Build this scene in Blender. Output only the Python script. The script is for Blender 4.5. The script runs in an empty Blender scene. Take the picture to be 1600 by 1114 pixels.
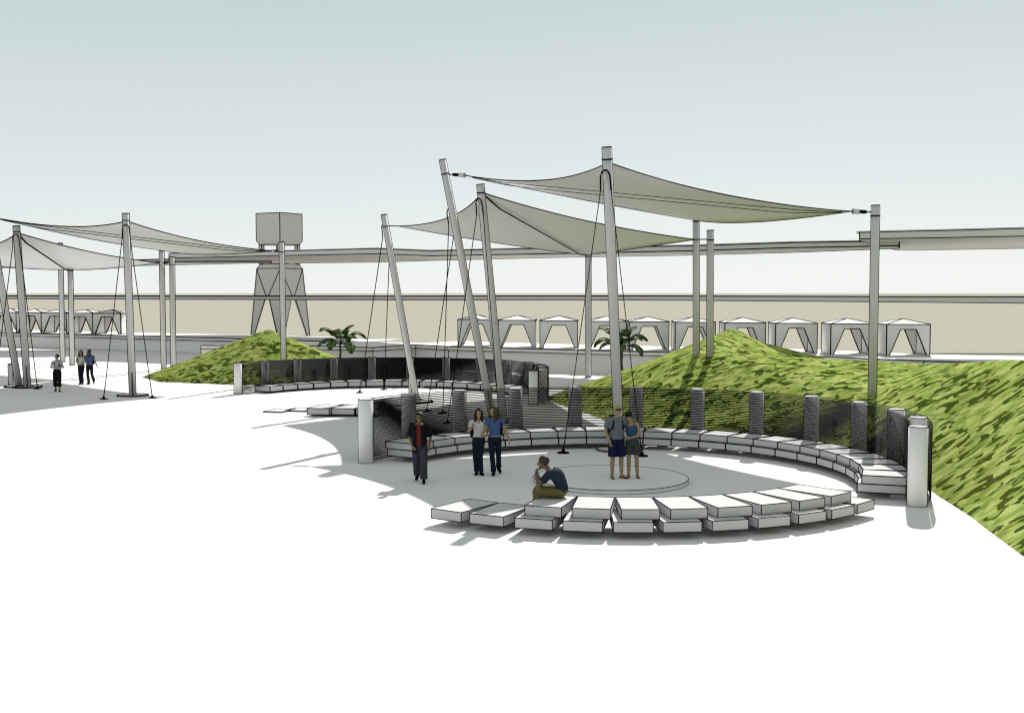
import bpy, bmesh, math, random
from mathutils import Vector, Matrix
from mathutils import geometry as mgeo
random.seed(7)
S = bpy.context.scene
COL = S.collection
R = math.radians
EYE = Vector((0, 0, 4.7))
F = 1766.0
PITCH = math.atan(99 / F)
CP, SP = math.cos(PITCH), math.sin(PITCH)

# ------------------------------------------------------------------ sight lines used to measure the place
def ray(px, py):
    u = (px - 800) / F; v = (557 - py) / F
    return Vector((u, CP + v * SP, -SP + v * CP))
def atY(px, py, Y):
    d = ray(px, py); return EYE + d * (Y / d.y)
def atZ(px, py, z=0.0):
    d = ray(px, py); return EYE + d * ((z - EYE.z) / d.z)

# ------------------------------------------------------------------ materials
def s2l(c):
    c /= 255.0
    return c / 12.92 if c <= .04045 else ((c + .055) / 1.055) ** 2.4
def lin(r, g, b, div=1.0):
    return (s2l(r) / div, s2l(g) / div, s2l(b) / div, 1)
def mat(name, col, rough=.85, vary=.04, scale=3.0, spec=.15):
    m = bpy.data.materials.new(name); m.use_nodes = True
    nt = m.node_tree; b = nt.nodes['Principled BSDF']
    b.inputs['Roughness'].default_value = rough
    b.inputs['Specular IOR Level'].default_value = spec
    tc = nt.nodes.new('ShaderNodeTexCoord')
    n = nt.nodes.new('ShaderNodeTexNoise'); n.inputs['Scale'].default_value = scale; n.inputs['Detail'].default_value = 5
    nt.links.new(tc.outputs['Object'], n.inputs['Vector'])
    mx = nt.nodes.new('ShaderNodeMix'); mx.data_type = 'RGBA'
    mx.inputs['A'].default_value = tuple(c * (1 - vary) for c in col[:3]) + (1,)
    mx.inputs['B'].default_value = tuple(min(1, c * (1 + vary)) for c in col[:3]) + (1,)
    nt.links.new(n.outputs['Fac'], mx.inputs['Factor'])
    nt.links.new(mx.outputs['Result'], b.inputs['Base Color'])
    return m
G = .46
M = {
    'white': mat('white_paving', (.70, .69, .675, 1), .9, .02, .6, .05),
    'block': mat('cast_concrete', (.52, .515, .51, 1), .9, .02, 2, .05),
    'grey': mat('grey_steel_paint', (.56, .55, .54, 1), .7, .02, 1.5, .1),
    'membrane': mat('grey_membrane', (.66, .65, .655, 1), .85, .015, .8, .05),
    'pillar': mat('pillar_concrete', (.78, .77, .76, 1), .9, .02, 3, .05),
    'wallc': mat('wall_concrete', (.78, .765, .75, 1), .9, .02, .5, .05),
    'deckc': mat('road_deck_concrete', (.58, .57, .56, 1), .9, .02, .5, .05),
    'tent': mat('tent_canvas', (.78, .77, .76, 1), .9, .02, 3, .03),
    'tentroof': mat('tent_roof_canvas', (.74, .74, .73, 1), .9, .02, 3, .03),
    'ink': mat('black_edging', (.006, .006, .006, 1), .9, 0, 3, .0),
    'wire': mat('black_wire', (.006, .006, .006, 1), .8, 0, 3, .05),
    'tan': mat('tan_earth', lin(208, 204, 186, 1.9), .95, .015, .02, .0),
    'bark': mat('palm_bark', lin(98, 78, 66, .8), .9, .12, 9),
    'leaf': mat('palm_leaf', lin(74, 90, 56, .68), .7, .12, 5, .1),
}
def grass_mat():
    m = bpy.data.materials.new('mown_grass'); m.use_nodes = True
    nt = m.node_tree; L = nt.links; N = nt.nodes
    b = N['Principled BSDF']; b.inputs['Roughness'].default_value = .95; b.inputs['Specular IOR Level'].default_value = .0
    tc = N.new('ShaderNodeTexCoord')
    def noise(scale, det, sx, sy, rot, off=0, dist=0):
        mp = N.new('ShaderNodeMapping'); mp.vector_type = 'POINT'
        mp.inputs['Rotation'].default_value = (0, 0, R(rot)); mp.inputs['Scale'].default_value = (sx, sy, .6)
        mp.inputs['Location'].default_value = (off, off * .7, off)
        L.new(tc.outputs['Object'], mp.inputs['Vector'])
        n = N.new('ShaderNodeTexNoise'); n.inputs['Scale'].default_value = scale; n.inputs['Detail'].default_value = det
        n.inputs['Distortion'].default_value = dist
        L.new(mp.outputs['Vector'], n.inputs['Vector']); return n.outputs['Fac']
    def ramp(f, stops):
        r = N.new('ShaderNodeValToRGB'); e = r.color_ramp.elements
        e[0].position, e[0].color = stops[0]; e[1].position, e[1].color = stops[1]
        for p, c in stops[2:]:
            x = e.new(p); x.color = c
        L.new(f, r.inputs['Fac']); return r.outputs['Color']
    def mix(f, a, bb):
        x = N.new('ShaderNodeMix'); x.data_type = 'RGBA'
        L.new(f, x.inputs['Factor']); L.new(a, x.inputs['A']); L.new(bb, x.inputs['B']); return x.outputs['Result']
    d = GRASS_DIV
    base = ramp(noise(.8, 4, 2.2, 5.2, -34, 3, .4), [(.36, lin(130, 142, 72, d)), (.62, lin(180, 190, 116, d)), (.5, lin(160, 174, 92, d))])
    mid = ramp(noise(1.0, 1, 1, 1, 0, 8), [(.45, lin(122, 142, 54, d)), (.6, lin(90, 120, 46, d))])
    mmask = ramp(noise(2.0, 2.5, 1.0, 1.55, -46, 21, .9), [(.525, (0, 0, 0, 1)), (.57, (.62, .62, .62, 1))])
    c1 = mix(mmask, base, mid)
    dark = ramp(noise(.9, 2, 1, 1, 0, 40), [(.42, lin(54, 76, 24, d)), (.6, lin(74, 78, 28, d))])
    dmask = ramp(noise(1.9, 1.2, 1.05, 1.5, -48, 5, 1.0), [(.555, (0, 0, 0, 1)), (.572, (.95, .95, .95, 1))])
    c2 = mix(dmask, c1, dark)
    L.new(c2, b.inputs['Base Color'])
    return m
GRASS_DIV = 1.22
M['grass'] = grass_mat()
_cc = {}
def cloth(r, g, b, div=1.0):
    k = (r, g, b)
    if k not in _cc: _cc[k] = mat('cloth', lin(r, g, b, div), .9, .06, 14, .05)
    return _cc[k]

# ------------------------------------------------------------------ object helpers
def tag(o, label=None, cat=None, group=None, kind=None):
    if label: o['label'] = label
    if cat: o['category'] = cat
    if group: o['group'] = group
    if kind: o['kind'] = kind
    return o
def empty(name, loc, rz=0, label=None, cat=None, group=None):
    o = bpy.data.objects.new(name, None); COL.objects.link(o)
    o.location = loc; o.rotation_euler = (0, 0, rz); o.empty_display_size = .2
    return tag(o, label, cat, group)
def obj(name, bm, mats, parent=None, smooth=False, local=False):
    """link a bmesh as one mesh object; world coordinates unless local"""
    if parent is not None and not local:
        bmesh.ops.translate(bm, verts=bm.verts, vec=-Vector(parent.location))
    me = bpy.data.meshes.new(name); 
    if smooth:
        for f in bm.faces: f.smooth = True
    bm.to_mesh(me); bm.free()
    for m in (mats if isinstance(mats, (list, tuple)) else [mats]): me.materials.append(m)
    o = bpy.data.objects.new(name, me); COL.objects.link(o)
    if parent is not None: o.parent = parent
    return o
def copy_tree(o, parent=None):
    c = o.copy(); COL.objects.link(c)
    if parent is not None: c.parent = parent
    for ch in [x for x in list(o.children)]: copy_tree(ch, c)
    return c
def perp(d):
    a = Vector((0, 0, 1)) if abs(d.z) < .9 else Vector((1, 0, 0))
    s = d.cross(a).normalized(); return s, s.cross(d).normalized()
def prism(bm, a, b, w, mi=0, n=4, w2=None, cap=False):
    a, b = Vector(a), Vector(b); d = b - a
    if d.length < 1e-6: return
    d.normalize(); s, t = perp(d); w2 = w if w2 is None else w2
    ra, rb = [], []
    for k in range(n):
        q = 2 * math.pi * (k + .5) / n
        o = s * math.cos(q) + t * math.sin(q)
        ra.append(bm.verts.new(a + o * w)); rb.append(bm.verts.new(b + o * w2))
    for k in range(n):
        f = bm.faces.new((ra[k], ra[(k + 1) % n], rb[(k + 1) % n], rb[k])); f.material_index = mi
    if cap:
        f = bm.faces.new(ra[::-1]); f.material_index = mi
        f = bm.faces.new(rb); f.material_index = mi
def polytube(bm, pts, w, mi=0, n=4, closed=False):
    pts = [Vector(p) for p in pts]; m = len(pts); rings = []
    for i, p in enumerate(pts):
        if closed: d = pts[(i + 1) % m] - pts[i - 1]
        else: d = pts[min(i + 1, m - 1)] - pts[max(i - 1, 0)]
        d.normalize(); s, t = perp(d)
        rings.append([bm.verts.new(p + (s * math.cos(2 * math.pi * (k + .5) / n) + t * math.sin(2 * math.pi * (k + .5) / n)) * w) for k in range(n)])
    for i in range(m if closed else m - 1):
        a, b = rings[i], rings[(i + 1) % m]
        for k in range(n):
            f = bm.faces.new((a[k], a[(k + 1) % n], b[(k + 1) % n], b[k])); f.material_index = mi
    if not closed:
        for r in (rings[0][::-1], rings[-1]):
            f = bm.faces.new(r); f.material_index = mi
def LW(p, px=1.0):
    """real width of a drawn-looking arris bead for something this far away"""
    return 1.22 * px * max(6, (Vector(p) - EYE).length) / F
def ink_edges(bm, w, ang=32, mi=1):
    bm.normal_update()
    es = []
    for e in bm.edges:
        if len(e.link_faces) == 2:
            if e.calc_face_angle(0) > R(ang): es.append((e.verts[0].co.copy(), e.verts[1].co.copy()))
        elif len(e.link_faces) == 1: es.append((e.verts[0].co.copy(), e.verts[1].co.copy()))
    for a, b in es: prism(bm, a, b, w * .71, mi)
def boxm(bm, x0, x1, y0, y1, z0, z1, mtx=None, mi=0):
    vs = [Vector((x, y, z)) for z in (z0, z1) for y in (y0, y1) for x in (x0, x1)]
    if mtx is not None: vs = [mtx @ v for v in vs]
    v = [bm.verts.new(c) for c in vs]
    for q in ((0, 2, 3, 1), (4, 5, 7, 6), (0, 1, 5, 4), (2, 6, 7, 3), (0, 4, 6, 2), (1, 3, 7, 5)):
        f = bm.faces.new([v[i] for i in q]); f.material_index = mi
def cyl(bm, a, b, r0, r1=None, n=20, mi=0, outline_w=0.0, ring=True):
    """capped tube with dark end rings and two added black outline beads along its sides as seen from EYE"""
    a, b = Vector(a), Vector(b); r1 = r0 if r1 is None else r1
    d = (b - a).normalized(); s, t = perp(d)
    A, B = [], []
    for k in range(n):
        q = 2 * math.pi * k / n; o = s * math.cos(q) + t * math.sin(q)
        A.append(bm.verts.new(a + o * r0)); B.append(bm.verts.new(b + o * r1))
    for k in range(n):
        f = bm.faces.new((A[k], A[(k + 1) % n], B[(k + 1) % n], B[k])); f.material_index = mi; f.smooth = True
    f = bm.faces.new(A[::-1]); f.material_index = mi
    f = bm.faces.new(B); f.material_index = mi
    if outline_w > 0:
        side = d.cross(((a + b) / 2 - EYE).normalized()).normalized()  # added beads imitate drawn side outlines, set square to the eye
        for sg in (-1, 1): prism(bm, a + side * sg * r0, b + side * sg * r1, outline_w * .7, 1)
        if ring:
            for c, r in ((a, r0), (b, r1)):
                polytube(bm, [c + (s * math.cos(2 * math.pi * k / n) + t * math.sin(2 * math.pi * k / n)) * r for k in range(n)], outline_w * .6, 1, 4, True)
def extrude_poly(bm, pts, vec, mi=0):
    """closed planar outline thickened along vec"""
    a = [bm.verts.new(p) for p in pts]; b = [bm.verts.new(Vector(p) + vec) for p in pts]
    n = len(pts)
    f = bm.faces.new(a); f.material_index = mi
    f = bm.faces.new(b[::-1]); f.material_index = mi
    for k in range(n):
        f = bm.faces.new((a[k], b[k], b[(k + 1) % n], a[(k + 1) % n])); f.material_index = mi
    bmesh.ops.recalc_face_normals(bm, faces=bm.faces)
ORD = ['first', 'second', 'third', 'fourth', 'fifth', 'sixth', 'seventh', 'eighth', 'ninth', 'tenth', 'eleventh', 'twelfth',
       'thirteenth', 'fourteenth', 'fifteenth', 'sixteenth', 'seventeenth', 'eighteenth', 'nineteenth', 'twentieth', 'twenty-first', 'twenty-second']

# ------------------------------------------------------------------ ground, plaza, hills
def sheet(name, pts, z, m):
    bm = bmesh.new()
    vs = [bm.verts.new((p[0], p[1], z)) for p in pts]
    f = bm.faces.new(vs); f.normal_update()
    if f.normal.z < 0: f.normal_flip()
    o = obj(name, bm, m); tag(o, kind='structure'); return o
sheet('ground', [(-15000, -400), (15000, -400), (15000, 15000), (-15000, 15000)], 0, M['tan'])
W1 = [(-110, 137), (-46, 100.2), (-23.5, 88.5), (-11, 81)]
W2 = [(-20, 72.6), (-12.8, 72.2), (-8.6, 69.8), (-6.3, 73.6), (-4, 71), (1.7, 67.8), (6.2, 65.4), (15.2, 61.3), (20.4, 55.8), (27, 52.5), (60, 36)]
sheet('plaza', [(-110, -30), (62, -30), (62, 36)] + [(x, y + .3) for x, y in W2[::-1][1:]] + [(x + .3, y + .3) for x, y in W1[::-1]], .004, M['white'])

def tin_hill(name, ctrl, step, bounds, blur=1):
    pts = [Vector((c[0], c[1])) for c in ctrl]
    vs, es, fs, ov, oe, of = mgeo.delaunay_2d_cdt(pts, [], [], 0, 1e-4)
    zs = [ctrl[o[0]][2] if o else 0 for o in ov]
    tris = [(vs[f[0]], vs[f[1]], vs[f[2]], zs[f[0]], zs[f[1]], zs[f[2]]) for f in fs]
    x0, x1, y0, y1 = bounds
    nx, ny = int((x1 - x0) / step) + 1, int((y1 - y0) / step) + 1
    H = [[-.4] * nx for _ in range(ny)]
    for a, b, c, za, zb, zc in tris:
        den = (b.y - c.y) * (a.x - c.x) + (c.x - b.x) * (a.y - c.y)
        if abs(den) < 1e-9: continue
        i0 = max(0, int((min(a.x, b.x, c.x) - x0) / step)); i1 = min(nx - 1, int((max(a.x, b.x, c.x) - x0) / step) + 1)
        j0 = max(0, int((min(a.y, b.y, c.y) - y0) / step)); j1 = min(ny - 1, int((max(a.y, b.y, c.y) - y0) / step) + 1)
        for j in range(j0, j1 + 1):
            for i in range(i0, i1 + 1):
                x, y = x0 + i * step, y0 + j * step
                l1 = ((b.y - c.y) * (x - c.x) + (c.x - b.x) * (y - c.y)) / den
                l2 = ((c.y - a.y) * (x - c.x) + (a.x - c.x) * (y - c.y)) / den
                l3 = 1 - l1 - l2
                if min(l1, l2, l3) > -1e-6: H[j][i] = l1 * za + l2 * zb + l3 * zc
    for _ in range(blur):
        K = [r[:] for r in H]
        for j in range(1, ny - 1):
            for i in range(1, nx - 1):
                if H[j][i] > .12:
                    K[j][i] = .5 * H[j][i] + .125 * (H[j - 1][i] + H[j + 1][i] + H[j][i - 1] + H[j][i + 1])
        H = K
    def zat(x, y):
        i, j = (x - x0) / step, (y - y0) / step; a, b = int(i), int(j); u, v = i - a, j - b
        return (H[b][a] * (1 - u) + H[b][a + 1] * u) * (1 - v) + (H[b + 1][a] * (1 - u) + H[b + 1][a + 1] * u) * v
    bm = bmesh.new()
    V = [[bm.verts.new((x0 + i * step, y0 + j * step, H[j][i])) for i in range(nx)] for j in range(ny)]
    for j in range(ny - 1):
        for i in range(nx - 1):
            q = (V[j][i], V[j][i + 1], V[j + 1][i + 1], V[j + 1][i])
            if max(v.co.z for v in q) > -.04: bm.faces.new(q)
    bmesh.ops.delete(bm, geom=[v for v in bm.verts if not v.link_faces], context='VERTS')
    o = obj(name, bm, M['grass'], smooth=True); tag(o, kind='structure')
    return zat
RC = Vector((2.5, 28.05, 0))          # centre of the near seating ring
RF = Vector((-5.9, 50.0, 0))          # centre of the far one
def pol(c, r, deg, z=0): return Vector((c.x + r * math.cos(R(deg)), c.y + r * math.sin(R(deg)), z))
ctrl = []
for a in (-30, -15, 0, 15, 30, 45, 58, 70):
    p = pol(RC, 7.45, a); ctrl.append((p.x, p.y, -.14))
ctrl += [(9.4, 26.3, -.22), (9.34, 23.86, -.24), (9.1, 22.3, -.24), (8.8, 20.1, -.24), (8.4, 17, -.24), (7.9, 12, -.24), (7.6, 7, -.24)]
ctrl += [(1.3, 50.4, -.02), (2.7, 45, -.02), (3.8, 40, -.02), (4.5, 36.4, -.02), (3.3, 57, -.02), (6, 60.5, -.02), (10, 60, -.02), (14.5, 58, -.02), (19, 54.5, -.02), (24, 46, -.02), (25, 34, -.02), (25, 20, -.02), (24, 7, -.02)]
ctrl += [(10.2, 52, 3.14), (13.1, 53, 1.86), (14.4, 51, 1.72), (15.3, 45, 1.92), (14.7, 40, 2.2), (14.5, 35, 2.62), (14.5, 32, 2.87), (14.3, 26, 3.12), (14, 20, 3.3), (13, 7.2, 3.2)]
ctrl += [(11.6, 36, 1.5), (7.25, 44.5, 2.42), (10.6, 46.5, 1.8), (12.4, 49, 1.7), (11.4, 52.6, 2.5), (6.1, 54, 1.3)]
hillz = tin_hill('grass_hill', ctrl, .3, (0, 26, 6, 62))
ctrl2 = [(-18.8, 59.6, -.02), (-14.2, 57.6, -.02), (-11, 58.0, -.02), (-8, 58.9, -.02), (-6.2, 61, -.02), (-8, 66.5, -.02), (-13, 69.5, -.02), (-19, 67.5, -.02), (-20.8, 63, -.02),
         (-13.6, 63, 2.72), (-10, 61, 1.3)]
moundz = tin_hill('grass_mound', ctrl2, .25, (-22, -5, 56, 70.5))

# ------------------------------------------------------------------ terraces and retaining walls
def terrace(name, front, depth, ztop, wallname, label):
    f = [Vector((x, y, 0)) for x, y in front]
    bk = [p + Vector((0.35, .94, 0)) * depth for p in f]
    bm = bmesh.new()
    for i in range(len(f) - 1):
        q = [bm.verts.new((p.x, p.y, ztop)) for p in (f[i], f[i + 1], bk[i + 1], bk[i])]; bm.faces.new(q)
    bmesh.ops.remove_doubles(bm, verts=bm.verts, dist=.001)
    o = obj(name, bm, M['white']); tag(o, kind='structure')
    # wall: face slab then coping, as one thing with parts
    root = empty(wallname, (f[0].x, f[0].y, 0), 0, label, 'wall')
    def strip(z0, z1, d0, d1, px):
        bm = bmesh.new(); n = len(f); rows = []
        for i, p in enumerate(f):
            t = (f[min(i + 1, n - 1)] - f[max(i - 1, 0)]).normalized(); nn = Vector((t.y, -t.x, 0))
            if nn.y > 0: nn = -nn
            rows.append([bm.verts.new(p + nn * d + Vector((0, 0, z))) for d, z in ((d0, z0), (d0, z1), (d1, z1), (d1, z0))])
        for a, b in zip(rows, rows[1:]):
            for k in range(4): bm.faces.new((a[k], a[(k + 1) % 4], b[(k + 1) % 4], b[k]))
        bm.faces.new(rows[0]); bm.faces.new(rows[-1][::-1])
        bmesh.ops.recalc_face_normals(bm, faces=bm.faces)
        ink_edges(bm, LW(f[len(f) // 2], px), 14); return bm
    obj('wall_face', strip(-.02, ztop - .17, 0, -.25, .9), [M['wallc'], M['ink']], root)
    obj('coping', strip(ztop - .165, ztop + .035, .14, -.28, .8), [M['wallc'], M['ink']], root)
terrace('terrace', W1, 7.2, 1.15, 'retaining_wall', 'long low grey retaining wall under the tents beyond the walkers')
terrace('terrace', W2, 7.6, 1.30, 'retaining_wall', 'grey retaining wall with bent coping behind the wire screens and grass hill')

# ------------------------------------------------------------------ water tower
def tower():
    Y = 124; c = atY(438, 500, Y); base = Vector((c.x, Y, 0.0)); 
    t = empty('water_tower', base, R(58), 'grey square water tank on four splayed legs beyond the raised road', 'water tower')
    zz = lambda py: atY(440, py, Y).z - base.z
    w = LW(base, .8)
    h0, h1 = 1.74, 2.26     # half sides: skirt top, leg feet
    za, zb = zz(420), 0.0
    for k in range(4):
        q = Matrix.Rotation(math.pi / 2 * k, 4, 'Z')
        def P(x, z): # on the sloping face
            hh = h0 + (h1 - h0) * (za - z) / za
            return q @ Vector((x * hh, -hh, z))
        bm = bmesh.new()
        za2 = zz(462)
        out = [P(-1, za), P(1, za), P(1, zb), P(.80, zb), P(.10, za2), P(-.10, za2), P(-.80, zb), P(-1, zb)]
        extrude_poly(bm, out, (q @ Vector((0, .16, 0))))
        for a, b in zip(out, out[1:]): prism(bm, a, b, w * .6, 1)
        for a, b in ((P(-1, za), P(-.10, za2)), (P(1, za), P(.10, za2))): prism(bm, a + q @ Vector((0, -.01, 0)), b + q @ Vector((0, -.01, 0)), w * .7, 1)
        obj('leg_panel', bm, [M['grey'], M['ink']], t, local=True)
    def frustum(z0, z1, r0, r1, name):
        bm = bmesh.new()
        a = [bm.verts.new((sx * r0, sy * r0, z0)) for sx, sy in ((-1, -1), (1, -1), (1, 1), (-1, 1))]
        b = [bm.verts.new((sx * r1, sy * r1, z1)) for sx, sy in ((-1, -1), (1, -1), (1, 1), (-1, 1))]
        bm.faces.new(a[::-1]); bm.faces.new(b)
        for k in range(4): bm.faces.new((a[k], a[(k + 1) % 4], b[(k + 1) % 4], b[k]))
        return bm
    bm = frustum(za + .003, zz(413), h0, h0 * .84, 'x'); ink_edges(bm, w); obj('skirt', bm, [M['grey'], M['ink']], t, local=True)
    for sx in (-1, 1):
        for sy in (-1, 1):
            bm = bmesh.new(); x, y = sx * h0 * .78, sy * h0 * .78
            boxm(bm, x - .19, x + .19, y - .19, y + .19, zz(413) + .003, zz(383)); ink_edges(bm, w); obj('post', bm, [M['grey'], M['ink']], t, local=True)
    bm = frustum(zz(383) + .003, zz(377), h0 * .86, h0, 'x')
    b2 = frustum(zz(377), zz(334.5), h0, h0, 'x'); me = bpy.data.meshes.new('tmp'); b2.to_mesh(me); bm.from_mesh(me); b2.free(); bpy.data.meshes.remove(me)
    bmesh.ops.remove_doubles(bm, verts=bm.verts, dist=.004); ink_edges(bm, w, 20)
    obj('tank', bm, [M['grey'], M['ink']], t, local=True)
    bm = frustum(zz(334.5) + .003, zz(331), h0 * 1.01, .06, 'x'); ink_edges(bm, w, 12); obj('roof', bm, [M['grey'], M['ink']], t, local=True)
tower()

# ------------------------------------------------------------------ raised roads
def deck(name, label, stations, Y0, rail=None):
    YS = Y0 if isinstance(Y0, list) else [Y0] * len(stations); Y = YS[0]
    root = empty(name, atY(stations[0][0], stations[0][2], Y), 0, label, 'raised road')
    bm = bmesh.new(); rows = []
    for (px, yt, yb, yu), Y in zip(stations, YS):
        a, b = atY(px, yt, Y), atY(px, yb, Y)
        d = ray(px, yu); far = EYE + d * ((b.z - EYE.z) / d.z)
        if far.y > Y + 45 or far.y < Y: far = atY(px, yu, Y + 12); far.z = b.z
        top = Vector((far.x, far.y, a.z))
        rows.append([bm.verts.new(v) for v in (a, b, far, top)])
    for p, q in zip(rows, rows[1:]):
        for k in range(4): bm.faces.new((p[k], p[(k + 1) % 4], q[(k + 1) % 4], q[k]))
    bm.faces.new(rows[0]); bm.faces.new(rows[-1][::-1])
    bmesh.ops.recalc_face_normals(bm, faces=bm.faces)
    ink_edges(bm, LW((0, YS[len(YS) // 2], 0), 1.1), 25)
    obj('road_deck', bm, [M['deckc'], M['ink']], root)
    bm = bmesh.new()
    polyt = [atY(px, yt, Y) + Vector((0, .4, .02)) for (px, yt, yb, yu), Y in zip(stations, YS)]
    for p, q in zip(polyt, polyt[1:]):
        dd = (q - p).normalized()
        prism(bm, p, q, .09)
    obj('parapet', bm, M['deckc'], root)
deck('raised_road', 'main raised grey road crossing behind the sails and in front of the tank',
     [(264, 396.3, 403.5, 411), (350, 394.6, 401.5, 411), (444, 392.4, 399.4, 411.5), (590, 388.6, 396.8, 409.8), (672, 392.2, 400, 407.2), (860, 388, 396.6, 402.5), (1080, 384.3, 392, 398.6), (1240, 379.2, 387, 394.4), (1405, 376.5, 384.4, 388)], [88, 86, 82.5, 77, 74, 67, 61, 57, 55])
deck('raised_road', 'distant raised grey road passing behind the left sails',
     [(-60, 411.5, 414, 420), (110, 409.5, 412.5, 417), (250, 405.5, 409.5, 414.5), (424, 407.5, 409, 410.5)], [89.5, 91, 93, 96])
deck('raised_road', 'wide grey ramp rising off the frame edge behind the lone post',
     [(1343, 363.5, 373.6, 376), (1402, 362, 372.7, 391.2), (1480, 360.3, 371.5, 390.3), (1600, 357.2, 369.2, 388.3), (1660, 355.6, 368, 387.6)], [52, 51.8, 51.5, 51, 51])
def guideway():
    root = empty('guideway', atY(0, 466, 92), 0, 'long thin grey guideway beam crossing just below the horizon', 'guideway')
    st = [(-60, 462.6, 466.6), (282, 463, 468), (600, 463.2, 468.8), (1000, 462.8, 469), (1368, 463.8, 471.8), (1600, 464.2, 474), (1680, 464.4, 474.6)]
    bm = bmesh.new(); rows = []
    for px, a, b in st:
        p, q = atY(px, a, 92), atY(px, b, 92)
        rows.append([bm.verts.new(v) for v in (p, q, q + Vector((0, 1.4, 0)), p + Vector((0, 1.4, 0)))])
    for p, q in zip(rows, rows[1:]):
        for k in range(4): bm.faces.new((p[k], p[(k + 1) % 4], q[(k + 1) % 4], q[k]))
    bm.faces.new(rows[0]); bm.faces.new(rows[-1][::-1])
    bmesh.ops.recalc_face_normals(bm, faces=bm.faces)
    ink_edges(bm, LW((0, 92, 0), .9), 25)
    obj('beam', bm, [M['deckc'], M['ink']], root)
    bm = bmesh.new()
    for p, q in zip(st, st[1:]): prism(bm, atY(p[0], p[1], 92) + Vector((0, .1, .05)), atY(q[0], q[1], 92) + Vector((0, .1, .05)), .028)
    obj('rail', bm, M['ink'], root)
guideway()

# ------------------------------------------------------------------ tents
def make_tent(k=1.0, Y=65):
    t = empty('market_tent', (0, 0, 0))
    s, he, hp, th = 1.16 * k, 1.70 * k, 1.98 * k, .05
    w = LW((0, Y, 3), .95)
    for q in range(4):
        mt = Matrix.Rotation(math.pi / 2 * q, 4, 'Z'); bm = bmesh.new()
        x = s - (.0 if q % 2 == 0 else th + .002)
        if q % 2 == 0:
            pts = [(-x, 0), (-x, he), (x, he), (x, 0), (.86 * s, 0), (.36 * s, he * .84), (-.36 * s, he * .84), (-.86 * s, 0)]
        else:
            pts = [(-x, 0), (-x, he), (x, he), (x, 0)]
        extrude_poly(bm, [mt @ Vector((a, -s, b)) for a, b in pts], mt @ Vector((0, th, 0)))
        ink_edges(bm, w, 30)
        obj('side_wall', bm, [M['tent'], M['ink']], t, local=True)
    bm = bmesh.new()
    a = [bm.verts.new((x * s * 1.02, y * s * 1.02, he + .004)) for x, y in ((-1, -1), (1, -1), (1, 1), (-1, 1))]
    p = bm.verts.new((0, 0, hp)); bm.faces.new(a[::-1])
    for i in range(4): bm.faces.new((a[i], a[(i + 1) % 4], p))
    ink_edges(bm, w, 8); obj('roof', bm, [M['tentroof'], M['ink']], t, local=True)
    return t
proto = None
TP = [745, 809, 874.5, 950, 1016, 1088, 1166, 1246, 1333, 1421]
for i, px in enumerate(TP):
    u = (px - 745) / (1421 - 745); by = 541 + 15 * (u ** .85)
    p = atZ(px, by, 1.30)
    sc_tent = 1.0
    if proto is None: proto = make_tent(1.0); t = proto
    else: t = copy_tree(proto)
    t.location = (p.x, p.y + 1.2, 1.302); t.rotation_euler = (0, 0, R(-3))
    tag(t, f'{ORD[i]} white roofed grey tent from the left in the long row behind the hill', 'tent', 'tents in the long row behind the hill')
proto = None
for i, px in enumerate([-58, -18, 21.5, 59, 98, 137, 178]):
    p = atZ(px, 516.2 + (px + 20) * 4.3 / 198 + 1.2, 1.15)
    if proto is None: proto = make_tent(1.06, 100); t = proto
    else: t = copy_tree(proto)
    t.location = (p.x, p.y - .3, 1.152); t.rotation_euler = (0, 0, R(-3))
    tag(t, f'{ORD[6 - i]} white roofed grey tent counting leftward from the end of the far left row', 'tent', 'tents in the far left row')

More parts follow.
